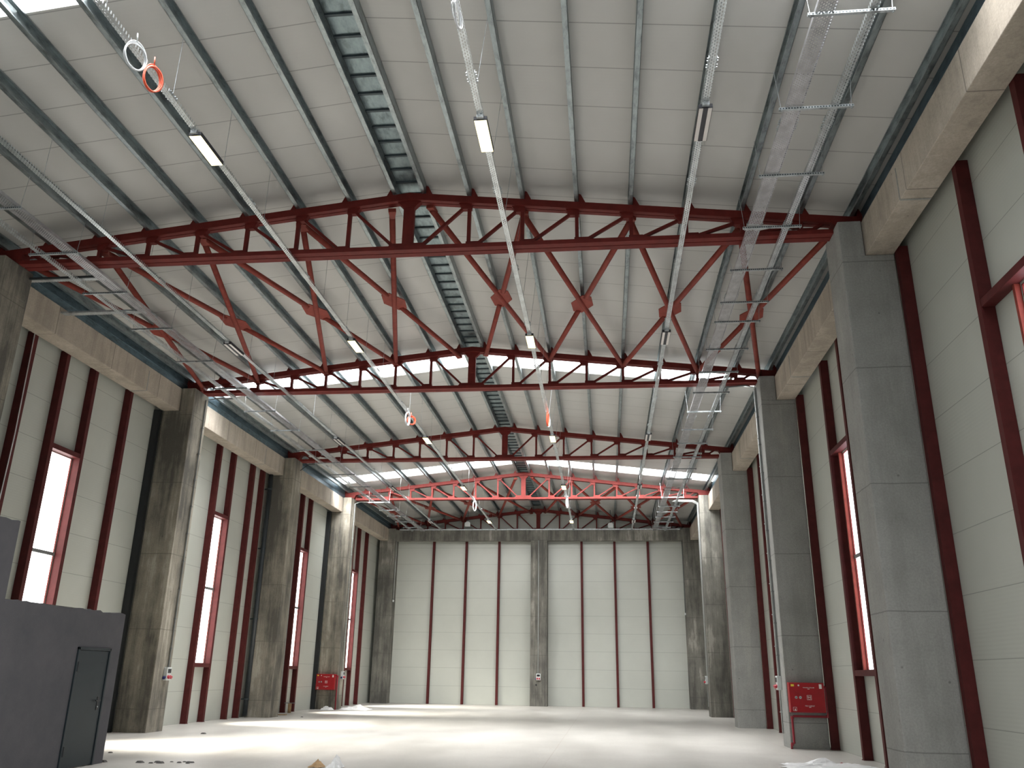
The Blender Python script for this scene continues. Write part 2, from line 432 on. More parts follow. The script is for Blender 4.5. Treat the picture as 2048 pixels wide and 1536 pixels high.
# beams along both sides
def beam(side, i, y0, y1, label):
    s = -1 if side == 'left' else 1
    xi = (XL if side == 'left' else XR) + s * 0.43
    xo = (XL if side == 'left' else XR) + s * (CW - 0.005)
    o = empty('concrete_beam', ((xi + xo) / 2, y0, ZB))
    hw = abs(xo - xi) / 2
    MB().box(-hw, hw, 0, y1 - y0, 0.002, 0.70).build('beam_body', M['conc_beam'], o, bevel=0.012)
    h = MB()
    inner = -s * hw
    for yy in (y1 - y0 - 1.9,):
        a, b_ = sorted((inner - s * 0.006, inner + s * 0.01)); h.box(a, b_, yy, yy + 0.035, 0.0, 0.58)
    h.box(-hw + .01, hw - .01, y1 - y0 - 1.9, y1 - y0 - 1.86, -0.006, 0.01)
    h.build('formwork_joint', M['conc_clean'], o)
    tag(o, label, 'beam', 'concrete beams along the %s wall' % side)
edges = [-2.8, 5.7] + YS
bl = {0: None}
for side in ('left', 'right'):
    names = ['concrete beam on the %s side passing above the camera into the nearest column',
             'long concrete beam between the nearest and second %s columns',
             'concrete beam between the second and third %s columns',
             'concrete beam between the third and fourth %s columns',
             'concrete beam between the fourth and corner %s columns']
    ys = [5.7] + YS
    for i in range(5):
        y1 = ys[i + 1] if i < 4 else YBACK
        beam(side, i, ys[i] + (0.002 if i else 0), y1 - 0.002, names[i] % side)
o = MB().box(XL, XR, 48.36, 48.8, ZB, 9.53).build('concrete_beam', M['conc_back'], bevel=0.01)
tag(o, 'weathered concrete beam running across the top of the back wall', 'beam')

# ------------------------------------------------------------------ steel wall posts
def post(x, y, axis_, z1, label, group):
    e = MB()
    if axis_ == 'x':   # stands against a side wall: depth in x
        d, w, t = 0.19, 0.13, 0.012
        s = 1 if x > 0 else -1
        x0 = 5.355 if s > 0 else -13.055
        e.box(*sorted((x0, x0 + s * t)), y - w / 2, y + w / 2, 0, z1)
        e.box(*sorted((x0 + s * (d - t), x0 + s * d)), y - w / 2, y + w / 2, 0, z1)
        e.box(*sorted((x0 + s * t, x0 + s * (d - t))), y - w / 2, y - w / 2 + t, 0, z1)
        e.box(*sorted((x0 - s * 0.01, x0 + s * d)), y - w / 2 - .03, y + w / 2 + .03, 0, 0.012)
    else:
        d, w, t = 0.18, 0.13, 0.012
        y0 = YBACK - d - 0.005
        e.box(x - w / 2, x + w / 2, y0, y0 + t, 0, z1).box(x - w / 2, x + w / 2, y0 + d - t, y0 + d, 0, z1).box(x - w / 2 + .0, x - w / 2 + t, y0 + t, y0 + d - t, 0, z1)
    o = e.build('wall_post', M['red_post'])
    tag(o, label, 'post', group)
    return o
GL, GR, GB = 'red steel posts on the left wall', 'red steel posts on the right wall', 'red steel posts on the back wall'
LP = [(16.82, 'red steel post with a thin cable on left wall, near the nearest column'),
 (18.08, 'red steel post on near side of the largest left window'),
 (19.31, 'red steel post on far side of the largest left window'),
 (21.02, 'red steel post between largest left window and the stained socket column'),
 (26.9, 'red steel post on near side of the second left window'),
 (28.07, 'red steel post on far side of the second left window'),
 (29.8, 'red steel post between the second left window and the downpipe'),
 (30.75, 'thin red steel post directly beside the dark downpipe'),
 (35.37, 'red steel post on near side of the third left window'),
 (36.44, 'red steel post on far side of the third left window'),
 (43.24, 'red steel post on near side of the farthest left window'),
 (44.38, 'red steel post on far side of the farthest left window'),
 (45.9, 'red steel post on left wall, last before the back corner')]
for y, l in LP: post(-13, y, 'x', 9.0, l, GL)
RP = [(9.57, 'red steel post right of the nearest right window, at the picture edge'),
 (11.5, 'thick red steel post left of the nearest right window'),
 (14.165, 'dark red steel post hugging the nearest right column'),
 (18.45, 'red steel post on near side of the second right window'),
 (20.0, 'red steel post on far side of the second right window'),
 (22.67, 'dark red steel post hugging the right cabinet column'),
 (27.76, 'thin red steel post behind the right cabinet column'),
 (29.15, 'sliver of red steel post left of the right cabinet column'),
 (31.26, 'dark red steel post hugging the third right column'),
 (39.12, 'dark red steel post hugging the fourth right column')]
for y, l in RP: post(5, y, 'x', 9.0, l, GR)
for n, x in enumerate([-9.95, -8.01, -6.08, -1.29, 0.60, 2.50]):
    post(x, 0, 'y', 9.0, ['leftmost red steel post on the back wall', 'second red steel post from left on the back wall',
        'red steel post just left of the middle back column', 'red steel post just right of the middle back column',
        'second red steel post right of the middle back column', 'rightmost red steel post on the back wall'][n], GB)
# horizontal rails framing the windows (sill and head beams)
def rail(side, y0, y1, z, label):
    s = 1 if side == 'right' else -1
    x0 = (5.36 if s > 0 else -13.06)
    o = MB().box(*sorted((x0, x0 + s * 0.18)), y0, y1, z - 0.06, z + 0.06).build('window_rail', M['red_post'], bevel=0.006)
    tag(o, label, 'rail', 'red rails above and below the %s windows' % side)
WN = {'left': ['largest left window', 'second left window', 'third left window', 'farthest left window'],
      'right': ['nearest right window', 'second right window', 'hidden third right window']}
for (a, b_), nm in zip([(18.15, 19.24), (26.97, 28.0), (35.44, 36.37), (43.31, 44.31)], WN['left']):
    rail('left', a, b_, 1.74, 'red steel sill rail under the ' + nm); rail('left', a, b_, 6.63, 'red steel head rail above the ' + nm)
for (a, b_), nm in zip([(9.64, 11.43), (18.52, 19.93), (26.3, 27.69)], WN['right']):
    rail('right', a, b_, 1.74, 'red steel sill rail under the ' + nm); rail('right', a, b_, 6.65, 'red steel head rail above the ' + nm)
for (a, nm) in ((10.72, 'nearest'), (19.64, 'second')):
    o = MB().box(5.468, 5.548, a - 0.03, a + 0.03, 1.80, 6.59).build('window_jamb', M['red_tube'], bevel=0.004)
    tag(o, 'bright red vertical jamb inside the %s right window frame' % nm, 'jamb', 'red jambs of the right windows')

# ------------------------------------------------------------------ roof trusses
NODES = [1.24, 2.32, 3.40, 4.46, 5.52, 6.58, 7.66]
def ztop(x, ridge=10.87): return ridge - ZCH - SLOPE * abs(x)
def make_truss():
    e = empty('roof_truss')
    for s in (-1, 1):
        k = MB()
        t = 0.15
        for y0, y1 in ((-0.11, -0.012), (0.012, 0.11)):
            k.prism([(0, ztop(0)), (s * 8.72, ztop(8.72)), (s * 8.72, ztop(8.72) - t), (0, ztop(0) - t)], 'y', y0, y1)
        k.build('top_chord', M['red'], e)
    k = MB(); k.box(-8.22, 8.22, -0.16, -0.012, 0, 0.09).box(-8.22, 8.22, 0.012, 0.16, 0, 0.09).box(-8.22, 8.22, -.012, .012, 0.02, .07)
    k.build('bottom_chord', M['red'], e)
    k = MB(); k.box(-0.11, 0.11, -0.05, 0.05, 0.08, ztop(0) - 0.1)
    k.prism([(-0.11, ztop(0) - 0.32), (0.11, ztop(0) - 0.32), (0.30, ztop(0) - 0.12), (-0.30, ztop(0) - 0.12)], 'y', -0.06, 0.06)
    k.prism([(-0.42, 0.085), (0.42, 0.085), (0.34, 0.20), (-0.34, 0.20)], 'y', -0.06, 0.06)
    k.build('king_post', M['red'], e)
    for s in (-1, 1):
        for i, x in enumerate(NODES):
            MB().box(s * x - 0.035, s * x + 0.035, -0.04, 0.04, 0.08, ztop(x) - 0.1).build('vertical', M['red'], e)
            g = MB()
            g.prism([(s * (x - 0.05), 0.085), (s * (x + 0.30), 0.085), (s * (x + 0.22), 0.19), (s * (x - 0.05), 0.19)], 'y', -0.055, 0.055)
            g.build('bottom_gusset', M['red'], e)
            g = MB()
            zz = ztop(x) - 0.14
            g.prism([(s * (x - 0.22), zz + 0.02), (s * (x + 0.05), zz + 0.02), (s * (x + 0.05), zz - 0.12), (s * (x - 0.14), zz - 0.12)], 'y', -0.055, 0.055)
            g.build('top_gusset', M['red'], e)
        xs = [0.10] + NODES + [8.25]
        for i in range(8):
            a = xs[i] + 0.16; b_ = xs[i + 1] - (0.10 if i < 7 else 0.05)
            zb = 0.13; zt = ztop(xs[i + 1]) - 0.2 if i < 7 else 0.36
            MB().bar((s * a, 0, zb), (s * b_, 0, zt), 0.055, 0.07, (0, 1, 0)).build('diagonal', M['red'], e)
        # end bearing
        k = MB()
        k.prism([(s * 8.18, 0.34), (s * 8.32, 0.085), (s * 8.75, 0.085), (s * 8.80, ztop(8.8) + 0.02), (s * 8.2, ztop(8.2) - 0.05)], 'y', -0.12, 0.12)
        k.build('end_bearing', M['red'], e)
        for i, x in enumerate([0.30] + NODES + [8.66]):
            z = ztop(x)
            k = MB(); xi = x + 0.045
            k.prism([(s * xi, z - 0.01), (s * (xi + 0.14), z - 0.03), (s * (xi + 0.045), z + 0.17), (s * xi, z + 0.19)], 'y', -0.09, 0.09)
            k.build('cleat', M['red'], e)
    return e
tr = make_truss()
YT = [y + 0.447 for y in YS[:4]] + [48.98]
TL = ['dark red roof truss nearest the camera, spanning the full picture width',
      'red roof truss in front of the first rooflight strip, second from camera',
      'red roof truss between the two rooflight strips, third from camera',
      'bright red sunlit roof truss behind the second rooflight strip',
      'dark red roof truss against the back gable above the back beam']
for i, y in enumerate(YT):
    o = tr if i == 0 else copy_tree(tr)
    o.location = (XC, y, ZCH if i < 4 else ZCH - 0.02)
    tag(o, TL[i], 'truss', 'red steel roof trusses')
    if i == 4: o.location.y = 48.98

# ------------------------------------------------------------------ purlins
PX = [0.30] + NODES + [8.60]
PY0, PY1 = -11.3, 49.0
def purlin_mesh(s, h):
    k = MB(); L = PY1 - PY0; w = 0.085; t = 0.006
    # web outboard, lips inboard; local z from 0 (bottom) to h
    xo = s * w / 2; xi = -s * w / 2
    k.box(*sorted((xo, xo - s * t)), 0, L, 0, h)
    k.box(*sorted((xo, xi)), 0, L, 0, t); k.box(*sorted((xo, xi)), 0, L, h - t, h)
    k.box(*sorted((xi, xi + s * t)), 0, L, t, 0.022); k.box(*sorted((xi, xi + s * t)), 0, L, h - 0.022, h - t)
    return k
for s, sn in ((-1, 'left'), (1, 'right')):
    for i, x in enumerate(PX):
        z0 = ZCH + ztop(x) + 0.002; h = zroof(XC + s * x) - z0 - 0.002 - 0.0045
        hh = 0.225
        o = purlin_mesh(s, hh).build('roof_purlin', M['purlin'])
        o.location = (XC + s * x, PY0, zroof(XC + s * x) - hh - 0.006)
        if i == 0: l = 'galvanised steel purlin on the %s of the ridge strip' % sn
        elif i == 8: l = 'galvanised eave purlin along the %s edge of the roof' % sn
        else: l = 'galvanised steel purlin, %s out from the ridge pair on the %s slope' % (ORD[i - 1], sn)
        tag(o, l, 'purlin', 'galvanised roof purlins')
# ridge sheet with cross straps
e = empty('ridge_flashing', (XC, PY0, zroof(XC) - 0.06))
MB().box(-0.25, 0.25, 0, PY1 - PY0, 0.0, 0.012).build('ridge_sheet', M['ridge'], e)
y = 16.5
n = 0
while y < PY1 - PY0 - .2 and n < 96:
    MB().box(-0.255, 0.255, y, y + 0.05, -0.03, -0.001).build('strap', M['strap'], e); y += 0.46; n += 1
tag(e, 'metal ridge flashing with dark cross straps between the two ridge purlins', 'flashing')
# gutters
for s, sn in ((-1, 'left'), (1, 'right')):
    g = empty('eave_gutter', (XC + s * 8.80, 4.0, 9.60))
    k = MB(); L = YBACK - 4.0
    k.box(*sorted((0, s * 0.012)), 0, L, 0.012, 0.44); k.box(*sorted((0, s * 0.30)), 0, L, 0.013, 0.022)
    k.build('gutter_side', M['eave'], g)
    MB().box(*sorted((-s * 0.02, 0)), 0, L, 0.20, 0.235).build('gutter_rib', M['eave'], g)
    tag(g, 'dark blue grey metal gutter side above the %s concrete beams' % sn, 'gutter', 'eave gutters')

# ------------------------------------------------------------------ X bracing
BN = [0.42, 2.32, 4.46, 6.58, 8.30]
def brace(s, i, y0, y1, label, grp):
    xa, xb = s * BN[i], s * BN[i + 1]
    zz = lambda x: ZCH + ztop(x) - 0.20
    cx = (xa + xb) / 2; cz = (zz(xa) + zz(xb)) / 2; cy = (y0 + y1) / 2
    e = empty('roof_brace', (XC + cx, cy, cz))
    P = lambda x, y: Vector((x - cx, y - cy, zz(x) - cz))
    r = 0.064
    a0, a1 = P(xa, y0), P(xb, y1); b0, b1 = P(xb, y0), P(xa, y1)
    MB().tube([a0, a1], r, 12).build('long_tube', M['red_tube'], e, smooth=True)
    # flat-ended second diagonal in two halves
    X = a0 + (a1 - a0) * 0.5; d = (b1 - b0).normalized()
    MB().tube([b0, X - d * 0.40], r, 12).build('half_tube', M['red_tube'], e, smooth=True)
    MB().tube([X + d * 0.40, b1], r, 12).build('half_tube', M['red_tube'], e, smooth=True)
    n = (a1 - a0).cross(b1 - b0).normalized(); u = d; w = n.cross(u)
    c = [X - u * .50 - w * .11, X - u * .50 + w * .11, X + u * .05 + w * .27, X + u * .50 + w * .11, X + u * .50 - w * .11, X - u * .05 - w * .27]
    k = MB(); k.add([p + n * .008 for p in c] + [p - n * .008 for p in c], [(0, 1, 2, 3, 4, 5), (11, 10, 9, 8, 7, 6)] + [(j, (j + 1) % 6, 6 + (j + 1) % 6, 6 + j) for j in range(6)])
    cg = k.build('cross_gusset', M['red_tube'], e)
    for p, q in ((a0, a1), (b0, b1), (a1, a0), (b1, b0)):
        d2 = (q - p).normalized(); w2 = n.cross(d2)
        k = MB(); c = [p - d2 * .12 - w2 * .08, p - d2 * .12 + w2 * .08, p + d2 * .16 + w2 * .05, p + d2 * .16 - w2 * .05]
        k.add([v_ + n * .07 for v_ in c] + [v_ - n * .07 * .2 for v_ in c], [(0, 1, 2, 3), (7, 6, 5, 4)] + [(j, (j + 1) % 4, 4 + (j + 1) % 4, 4 + j) for j in range(4)])
        k.build('end_plate', M['red_tube'], e)
    bo = MB()
    for sg in (-1, 1):
        for q in (-0.03, 0.03): 
            c = X + u * .45 * sg + w * q
            bo.tube([c - n * .02, c + n * .02], 0.012, 6)
    bo.build('bolts', M['galv'], cg)
    tag(e, label, 'brace', grp)
for s, sn in ((-1, 'left'), (1, 'right')):
    for i in range(4):
        pos = ['beside the ridge', 'second from the ridge', 'third from the ridge', 'at the eave'][i]
        brace(s, i, YT[0] + 0.2, YT[1] - 0.05, 'red tubular brace %s, %s slope, between first two trusses' % (pos, sn), 'near roof cross bracing')
        brace(s, i, YT[3] + 0.2, YT[4] - 0.1, 'red tubular brace %s, %s slope, before the back gable' % (pos, sn), 'far roof cross bracing')

# ------------------------------------------------------------------ cable trays
def tray_mesh(w, h, L, t=0.003):
    return MB().box(-w / 2, w / 2, 0, L, 0, t).box(-w / 2, -w / 2 + t, 0, L, t, h).box(w / 2 - t, w / 2, 0, L, t, h)
LY = [10.72, 19.1, 28.1, 36.1, 44.7]
ROWS = [(-9.32, 'leftmost single', -1), (-6.12, 'second from left single', -1), (-1.69, 'middle right single', 1), (1.59, 'rightmost single', 1)]
TZ = 9.43
for x, nm, s in ROWS:
    y0 = 3.0; L = 48.0 - y0
    e = empty('light_tray', (x, y0, TZ))
    tray_mesh(0.10, 0.05, L).build('tray_channel', M['tray'], e)
    tag(e, 'narrow perforated galvanised cable tray, %s line under the trusses' % nm, 'cable tray', 'single line cable trays')
    y = 3.7
    while y < 47:
        for sx in (-1, 1):
            k = MB().box(*sorted((sx * 0.0515, sx * 0.058)), y - y0 - .12, y - y0 + .12, 0.004, 0.046)
            for q in (-0.09, -0.04, 0.04, 0.09): k.box(*sorted((sx * .058, sx * .078)), y - y0 + q - .007, y - y0 + q + .007, .018, .032)
            k.build('coupler', M['galv'], e)
        y += 2.9
    px = XC + s * min(NODES, key=lambda p: abs(XC + s * p - x))
    y = 4.4
    while y < 47:
        dx = px + (0.035 if px < x else -0.035) - x
        MB().tube([(dx, y - y0, zroof(px) - TZ - 0.17), (0.045 if dx > 0 else -0.045, y - y0, 0.02)], 0.0042, 5).build('hanger_rod', M['galv'], e)
        y += 1.75 if 12.0 > y or True else 2
# lamps
def make_lamp(lit):
    e = empty('batten_lamp')
    L = 0.40; w = 0.10
    k = MB().box(-w, w, -L, L, 0.012, 0.07).box(-w, -w + .008, -L, L, 0, .012).box(w - .008, w, -L, L, 0, .012).box(-w, w, -L, -L + .008, 0, .012).box(-w, w, L - .008, L, 0, .012)
    if not lit: k.box(-0.033, 0.033, -L, L, -0.002, .012)
    hs = k.build('housing', M['housing'], e, bevel=0.003)
    for a, b_ in (((-w + .008, -0.036), (0.036, w - .008)) if not lit else ((-w + .008, w - .008),)):
        MB().box(a, b_, -L + .008, L - .008, -0.004, 0.011).build('diffuser', M['lamp'] if lit else M['diffuser_off'], hs)
    MB().box(-.05, .05, -L - .05, -L + .01, .02, .08).build('end_clip', M['galv'], e); MB().box(-.045, .045, L - .01, L + .04, .03, .08).build('end_clip', M['galv'], e)
    return e
LN = ['nearest the camera', 'second from camera', 'third from camera', 'fourth from camera', 'farthest, by the back wall']
proto = {True: None, False: None}
for x, nm, s in ROWS:
    lit = x in (-6.12, -1.69)
    for j, y in enumerate(LY):
        if x == -9.32 and j == 0: continue
        if proto[lit] is None: proto[lit] = make_lamp(lit); o = proto[lit]
        else: o = copy_tree(proto[lit])
        o.location = (x, y, TZ - 0.082)
        tag(o, '%s batten lamp under the %s tray, %s' % ('glowing warm' if lit else 'unlit', {-9.32: 'leftmost single', -6.12: 'left lit', -1.69: 'right lit', 1.59: 'rightmost single'}[x], LN[j]),
            'lamp', ('lit' if lit else 'unlit') + ' batten lamps')
# paired trays on trapeze brackets
for xw, xn, sn, s in ((2.85, 3.43, 'right', 1), (-10.42, -11.04, 'left', -1)):
    y0 = 4.0; L = 47.9 - y0
    for x, w, nm in ((xw, 0.24, 'wide'), (xn, 0.11, 'narrow')):
        e = empty('cable_tray', (x, y0, 9.375))
        tray_mesh(w, 0.06, L).build('tray_channel', M['tray_wide'] if w > .2 else M['tray'], e)
        y = 4.9
        while y < 47:
            for sx in (-1, 1):
                k = MB()
                k.box(*sorted((sx * (w / 2 + .001), sx * (w / 2 + .008))), y - y0 - .14, y - y0 + .14, 0.006, 0.055)
                for q in (-0.1, -0.04, 0.04, 0.1): k.box(*sorted((sx * (w / 2 + .008), sx * (w / 2 + .026))), y - y0 + q - .007, y - y0 + q + .007, .02, .034)
                k.build('coupler', M['galv'], e)
            y += 3.0
        tag(e, '%s perforated cable tray on the hanging brackets, %s side of the hall' % (nm, sn), 'cable tray', 'paired cable trays')
def make_bracket(W=1.04):
    e = empty('tray_bracket')
    st = MB().box(-W / 2, W / 2, -0.021, 0.021, -0.038, 0.0).build('strut', M['galv'], e)
    k = MB(); n = 26
    for q in range(n):
        x = -W / 2 + (q + .5) * W / n; k.box(x - .012, x + .012, -0.0225, -0.019, -0.030, -0.010)
    k.build('slots', M['dark_steel'], st)
    for sx in (-1, 1):
        xt = sx * (W / 2 + 0.02)
        tr_ = MB().tube([(sx * (W / 2 - .03), 0, -0.07), (sx * (W / 2 - .03), 0, 0.0), (xt, 0, 0.66)], 0.0045, 5).build('threaded_rod', M['galv'], e)
        MB().tube([(sx * (W / 2 - .03), 0, -0.055), (sx * (W / 2 - .03), 0, -0.038)], 0.014, 6).build('nut', M['galv'], tr_)
    return e
br = make_bracket(); first = True
BR_R = [8.62, 10.46, 12.18, 13.87, 15.57, 17.13, 18.2, 19.93, 21.6, 23.34, 25.2, 27.2, 28.95, 30.9, 32.8, 34.6, 36.4, 38.4, 40.56, 42.0, 43.4, 44.9, 46.6]
BR_L = [12.1, 13.8, 15.62, 17.64, 19.87, 22.1, 24.34, 26.56, 29.2, 31.2, 33.2, 35.64, 37.4, 39.15, 41.2, 42.8, 44.6, 46.4]
def place(seq, xc_, sn):
    global first
    for i, y in enumerate(seq):
        o = br if first else copy_tree(br); first = False
        o.location = (xc_, y, 9.374)
        # where it hangs relative to the trusses
        seg = sum(1 for t in YT if t < y)
        where = ['before the nearest truss', 'between the first and second trusses', 'between the second and third trusses',
                 'between the third and fourth trusses', 'between the fourth truss and back wall'][seg]
        k = sum(1 for q in seq[:i] if sum(1 for t in YT if t < q) == seg)
        tag(o, 'trapeze bracket, %s from camera %s on the %s side' % (ORD[k], where, sn), 'bracket', 'trapeze brackets carrying the %s trays' % sn)
place(BR_R, 3.16, 'right'); place(BR_L, -10.74, 'left')
for i, y in enumerate((15.05, 16.8)):
    e = empty('tray_support', (-11.35, y, 9.47))
    MB().box(-1.25, 0.85, -.02, .02, -.02, .02).build('arm', M['dark_steel' if i == 0 else 'galv'], e)
    MB().box(-1.25, 0.85, .05, .16, -.01, .0).build('arm_tray', M['tray'], e)
    tag(e, ['dark cross arm with small tray from nearest left column to the left trays', 'thin galvanised cross arm from left beam to the left trays, second arm'][i], 'bracket')

# cable coils
def coil(x, y, z, rx, rz_, n, mt, name_label, tilt=0.2, r=0.008):
    e = MB()
    for j in range(n):
        dx, dz = random.uniform(-.02, .02), random.uniform(-.02, .02); tw = random.uniform(-.15, .15)
        pts = []
        for t in range(28):
            a = 2 * math.pi * t / 28
            px, pz = math.cos(a) * rx * (1 + dx * 3), math.sin(a) * rz_ * (1 + dz * 3)
            pts.append((px * math.sin(tilt + tw) + dx, px * math.cos(tilt + tw), pz + dz))
        e.tube(pts, r, 6, closed=True)
    e.tube([(0, -rx * .2, rz_), (0, -rx * .35, rz_ + .12)], r, 6)
    o = e.build('cable_coil', mt, smooth=True); o.location = (x, y, z if name_label.startswith(('small', 'dummy')) else 9.43 - rz_ - r)
    tag(o, name_label, 'cable', 'coiled cables hung on the trays')
coil(-5.99, 8.42, 9.22, 0.16, 0.20, 5, M['cable_white'], 'large clear white cable coil hung on left lit tray near the camera', 0.5)
coil(-5.99, 8.86, 9.20, 0.13, 0.20, 7, M['orange'], 'large orange cable coil hung on left lit tray near the camera', 0.5)
coil(-1.67, 8.15, 9.28, 0.18, 0.14, 4, M['cable_white'], 'tangled white cable loop on right lit tray at the top picture edge', 0.1)
coil(-6.09, 24.9, 9.18, 0.10, 0.22, 5, M['cable_white'], 'white cable coil on left lit tray in the middle of the hall', 0.4, 0.011)
coil(-6.09, 25.4, 9.24, 0.14, 0.13, 6, M['orange'], 'orange cable coil on left lit tray in the middle of the hall', 0.9, 0.011)
coil(-1.67, 25.2, 9.30, 0.07, 0.22, 6, M['orange'], 'orange cable coil on right lit tray in the middle of the hall', 0.3, 0.011)
coil(-1.67, 25.6, 9.06, 0.10, 0.18, 4, M['cable_white'], 'white cable coil on right lit tray in the middle of the hall', 0.4, 0.011)
coil(-6.09, 39.2, 9.15, 0.12, 0.24, 5, M['cable_white'], 'white cable coil on left lit tray towards the back', 0.5, 0.014)
coil(-1.67, 38.8, 9.2, 0.12, 0.22, 5, M['cable_white'], 'white cable coil on right lit tray towards the back', 0.4, 0.014)
coil(-1.67, 39.5, 9.27, 0.06, 0.14, 4, M['orange'], 'small orange cable end on right lit tray towards the back', 0.4, 0.014)

# tray along the back beam
o = MB().box(-11.9, 4.3, 48.24, 48.35, 9.50, 9.505).box(-11.9, 4.3, 48.24, 48.246, 9.505, 9.56).build('cable_tray', M['galv'])
tag(o, 'bright thin cable tray running along the top of the back beam', 'cable tray')
for x, z, l in ((-7.87, 9.83, 'left small white box hanging in front of the back gable'), (0.40, 9.73, 'right small white box hanging in front of the back gable')):
    e = empty('speaker_box', (x, 48.3, z))
    MB().prism([(-.15, -.13), (.15, -.13), (.15, .10), (0.06, .17), (-0.06, .17), (-.15, .10)], 'y', -0.1, 0.1).build('box_body', M['white_plastic'], e, bevel=0.01)
    MB().box(-.012, .012, 0, .02, .10, zroof(x) - z + .01).build('mount_rod', M['dark_steel'], e)
    tag(e, l, 'speaker box')

# ------------------------------------------------------------------ services on the columns
def conduit(pts, r, mt, label, clips=True):
    e = empty('conduit', pts[0])
    p0 = Vector(pts[0])
    MB().tube([Vector(p) - p0 for p in pts], r, 8).build('pipe', mt, e, smooth=True)
    if clips:
        zt = max(p[2] for p in pts); zb = min(p[2] for p in pts)
        base = min(pts, key=lambda p: p[2]); z = zb + 0.5
        k = MB()
        while z < zt - .3:
            k.box(base[0] - p0.x - r * 1.7, base[0] - p0.x + r * 1.7, base[1] - p0.y - r * 1.7, base[1] - p0.y + r * 1.7, z - p0.z - .01, z - p0.z + .01); z += 0.8
        k.build('clips', mt, e)
    tag(e, label, 'conduit')
def socket_box(loc, rz, label):
    """local -y faces the viewer side"""
    e = empty('socket_box', loc, rz)
    MB().box(-.12, .12, -.11, 0, -.17, .17).build('box_body', M['white_plastic'], e, bevel=0.012)
    MB().box(-.085, .085, -.117, -.109, .02, .13).build('breaker_window', M['black'], e)
    k = MB()
    for x in (-0.055, 0.055): k.tube([(x, -.10, -.07), (x, -.17, -.10)], 0.042, 12)
    k.build('red_socket', M['socket_red'], e)
    MB().tube([(-.12, -.05, -.09), (-.165, -.05, -.11)], 0.040, 12).build('blue_socket', M['socket_blue'], e)
    tag(e, label, 'socket box', 'socket boxes on the columns')
socket_box((XL, 23.36, 1.48), R(90), 'white socket box with red sockets on the stained left column')
socket_box((XL, 39.75, 1.46), R(90), 'white socket box beside the left fire cabinet')
socket_box((XR, 23.35, 1.50), R(-90), 'grey socket box beside the right fire cabinet')
socket_box((XR, 39.8, 1.50), R(-90), 'small socket box on the fourth right column')
socket_box((-3.70, 48.30, 1.50), 0, 'small socket box on the middle back column')
conduit([(XL + .03, 23.42, 1.65), (XL + .03, 23.42, 9.45), (XL + .4, 23.42, 9.5), (-11.1, 23.4, 9.47)], 0.022, M['conduit'], 'grey conduit rising from the socket box on the stained left column')
conduit([(XL + .03, 39.72, 1.63), (XL + .03, 39.72, 9.4), (XL + .3, 39.72, 9.5), (-11.1, 39.7, 9.47)], 0.022, M['conduit_white'], 'pale conduit rising beside the left fire cabinet column top')
conduit([(XR - .03, 23.25, 1.67), (XR - .03, 23.25, 9.45), (XR - .3, 23.25, 9.52), (3.5, 23.25, 9.47)], 0.022, M['conduit'], 'dark conduit on the right cabinet column, leading to its socket box')
conduit([(XR - .02, 23.5, 0.3), (XR - .02, 23.5, 9.5)], 0.018, M['conduit_white'], 'thin white conduit behind the dark one on the right cabinet column')
for q in range(4):
    conduit([(XR - .03, 39.4 + q * 0.14, 1.67 if q < 3 else .4), (XR - .03, 39.4 + q * 0.14, 9.3), (XR - .25, 39.4 + q * .14, 9.42), (3.4 - q * .06, 39.4 + q * .14, 9.44)], 0.014, M['conduit_white'],
            ['nearest white conduit of the bundle on the fourth right column', 'second white conduit of the bundle on the fourth right column', 'third white conduit of the bundle on the fourth right column', 'rearmost white conduit of the bundle on the fourth right column'][q], False)
conduit([(-3.72, 48.27, 1.66), (-3.72, 48.27, 8.9)], 0.02, M['conduit_white'], 'pale conduit up the middle back column', False)
conduit([(XL + .03, 48.55, 5.6), (XL + .03, 48.55, 9.45)], 0.02, M['conduit_white'], 'pale conduit high on the back left corner column', False)
conduit([(XR - .03, 48.6, 5.0), (XR - .03, 48.6, 9.0)], 0.02, M['conduit'], 'thin conduit high on the back right corner column', False)
for x, y, z, l in ((XL + .03, 48.55, 5.5, 'small white junction box on the back left corner column'), (XR - .03, 48.6, 4.9, 'small white junction box on the back right corner column')):
    o = MB().box(x - .04, x + .04, y - .05, y + .05, z - .06, z + .06).build('junction_box', M['white_plastic'], bevel=0.008)
    tag(o, l, 'junction box')
o = MB().tube([(-3.83, 48.30, 1.09), (-3.83, 48.285, 1.09)], 0.045, 14).build('wall_outlet', M['black']); tag(o, 'round black outlet below the socket box on the middle back column', 'outlet')
# thin cable on first left post
o = MB().tube([(-13.03, 16.70, 9.0), (-12.99, 16.71, 6.5), (-13.03, 16.70, 4), (-13.0, 16.72, 1.5), (-13.03, 16.70, 0.02)], 0.012, 6).build('loose_cable', M['cable_white'], smooth=True)
tag(o, 'thin pale cable running down the first red post on the left wall', 'cable')
# downpipe
e = empty('downpipe', (-12.98, 31.18, 0))
MB().tube([(0, 0, 0.05), (0, 0, 8.9)], 0.085, 16).build('pipe', M['pipe_dark'], e, smooth=True)
for z in (0.6, 3.4, 6.0, 8.3):
    MB().tube([(0, 0, z), (0, 0, z + .05)], 0.096, 16).box(-.2, 0, -.02, .02, z, z + .04).build('clamp', M['dark_steel'], e)
tag(e, 'dark grey downpipe standing left of the weathered left column', 'pipe')
for y in (22.6, 39.05):  # flat dark strips stand in for the shaded gaps, no pipes there
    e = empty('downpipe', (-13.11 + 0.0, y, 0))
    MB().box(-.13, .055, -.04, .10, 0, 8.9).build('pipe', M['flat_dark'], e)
    tag(e, 'dark flat strip painting the shade between left wall and the %s column' % ('stained socket box' if y < 30 else 'left fire cabinet'), 'pipe')

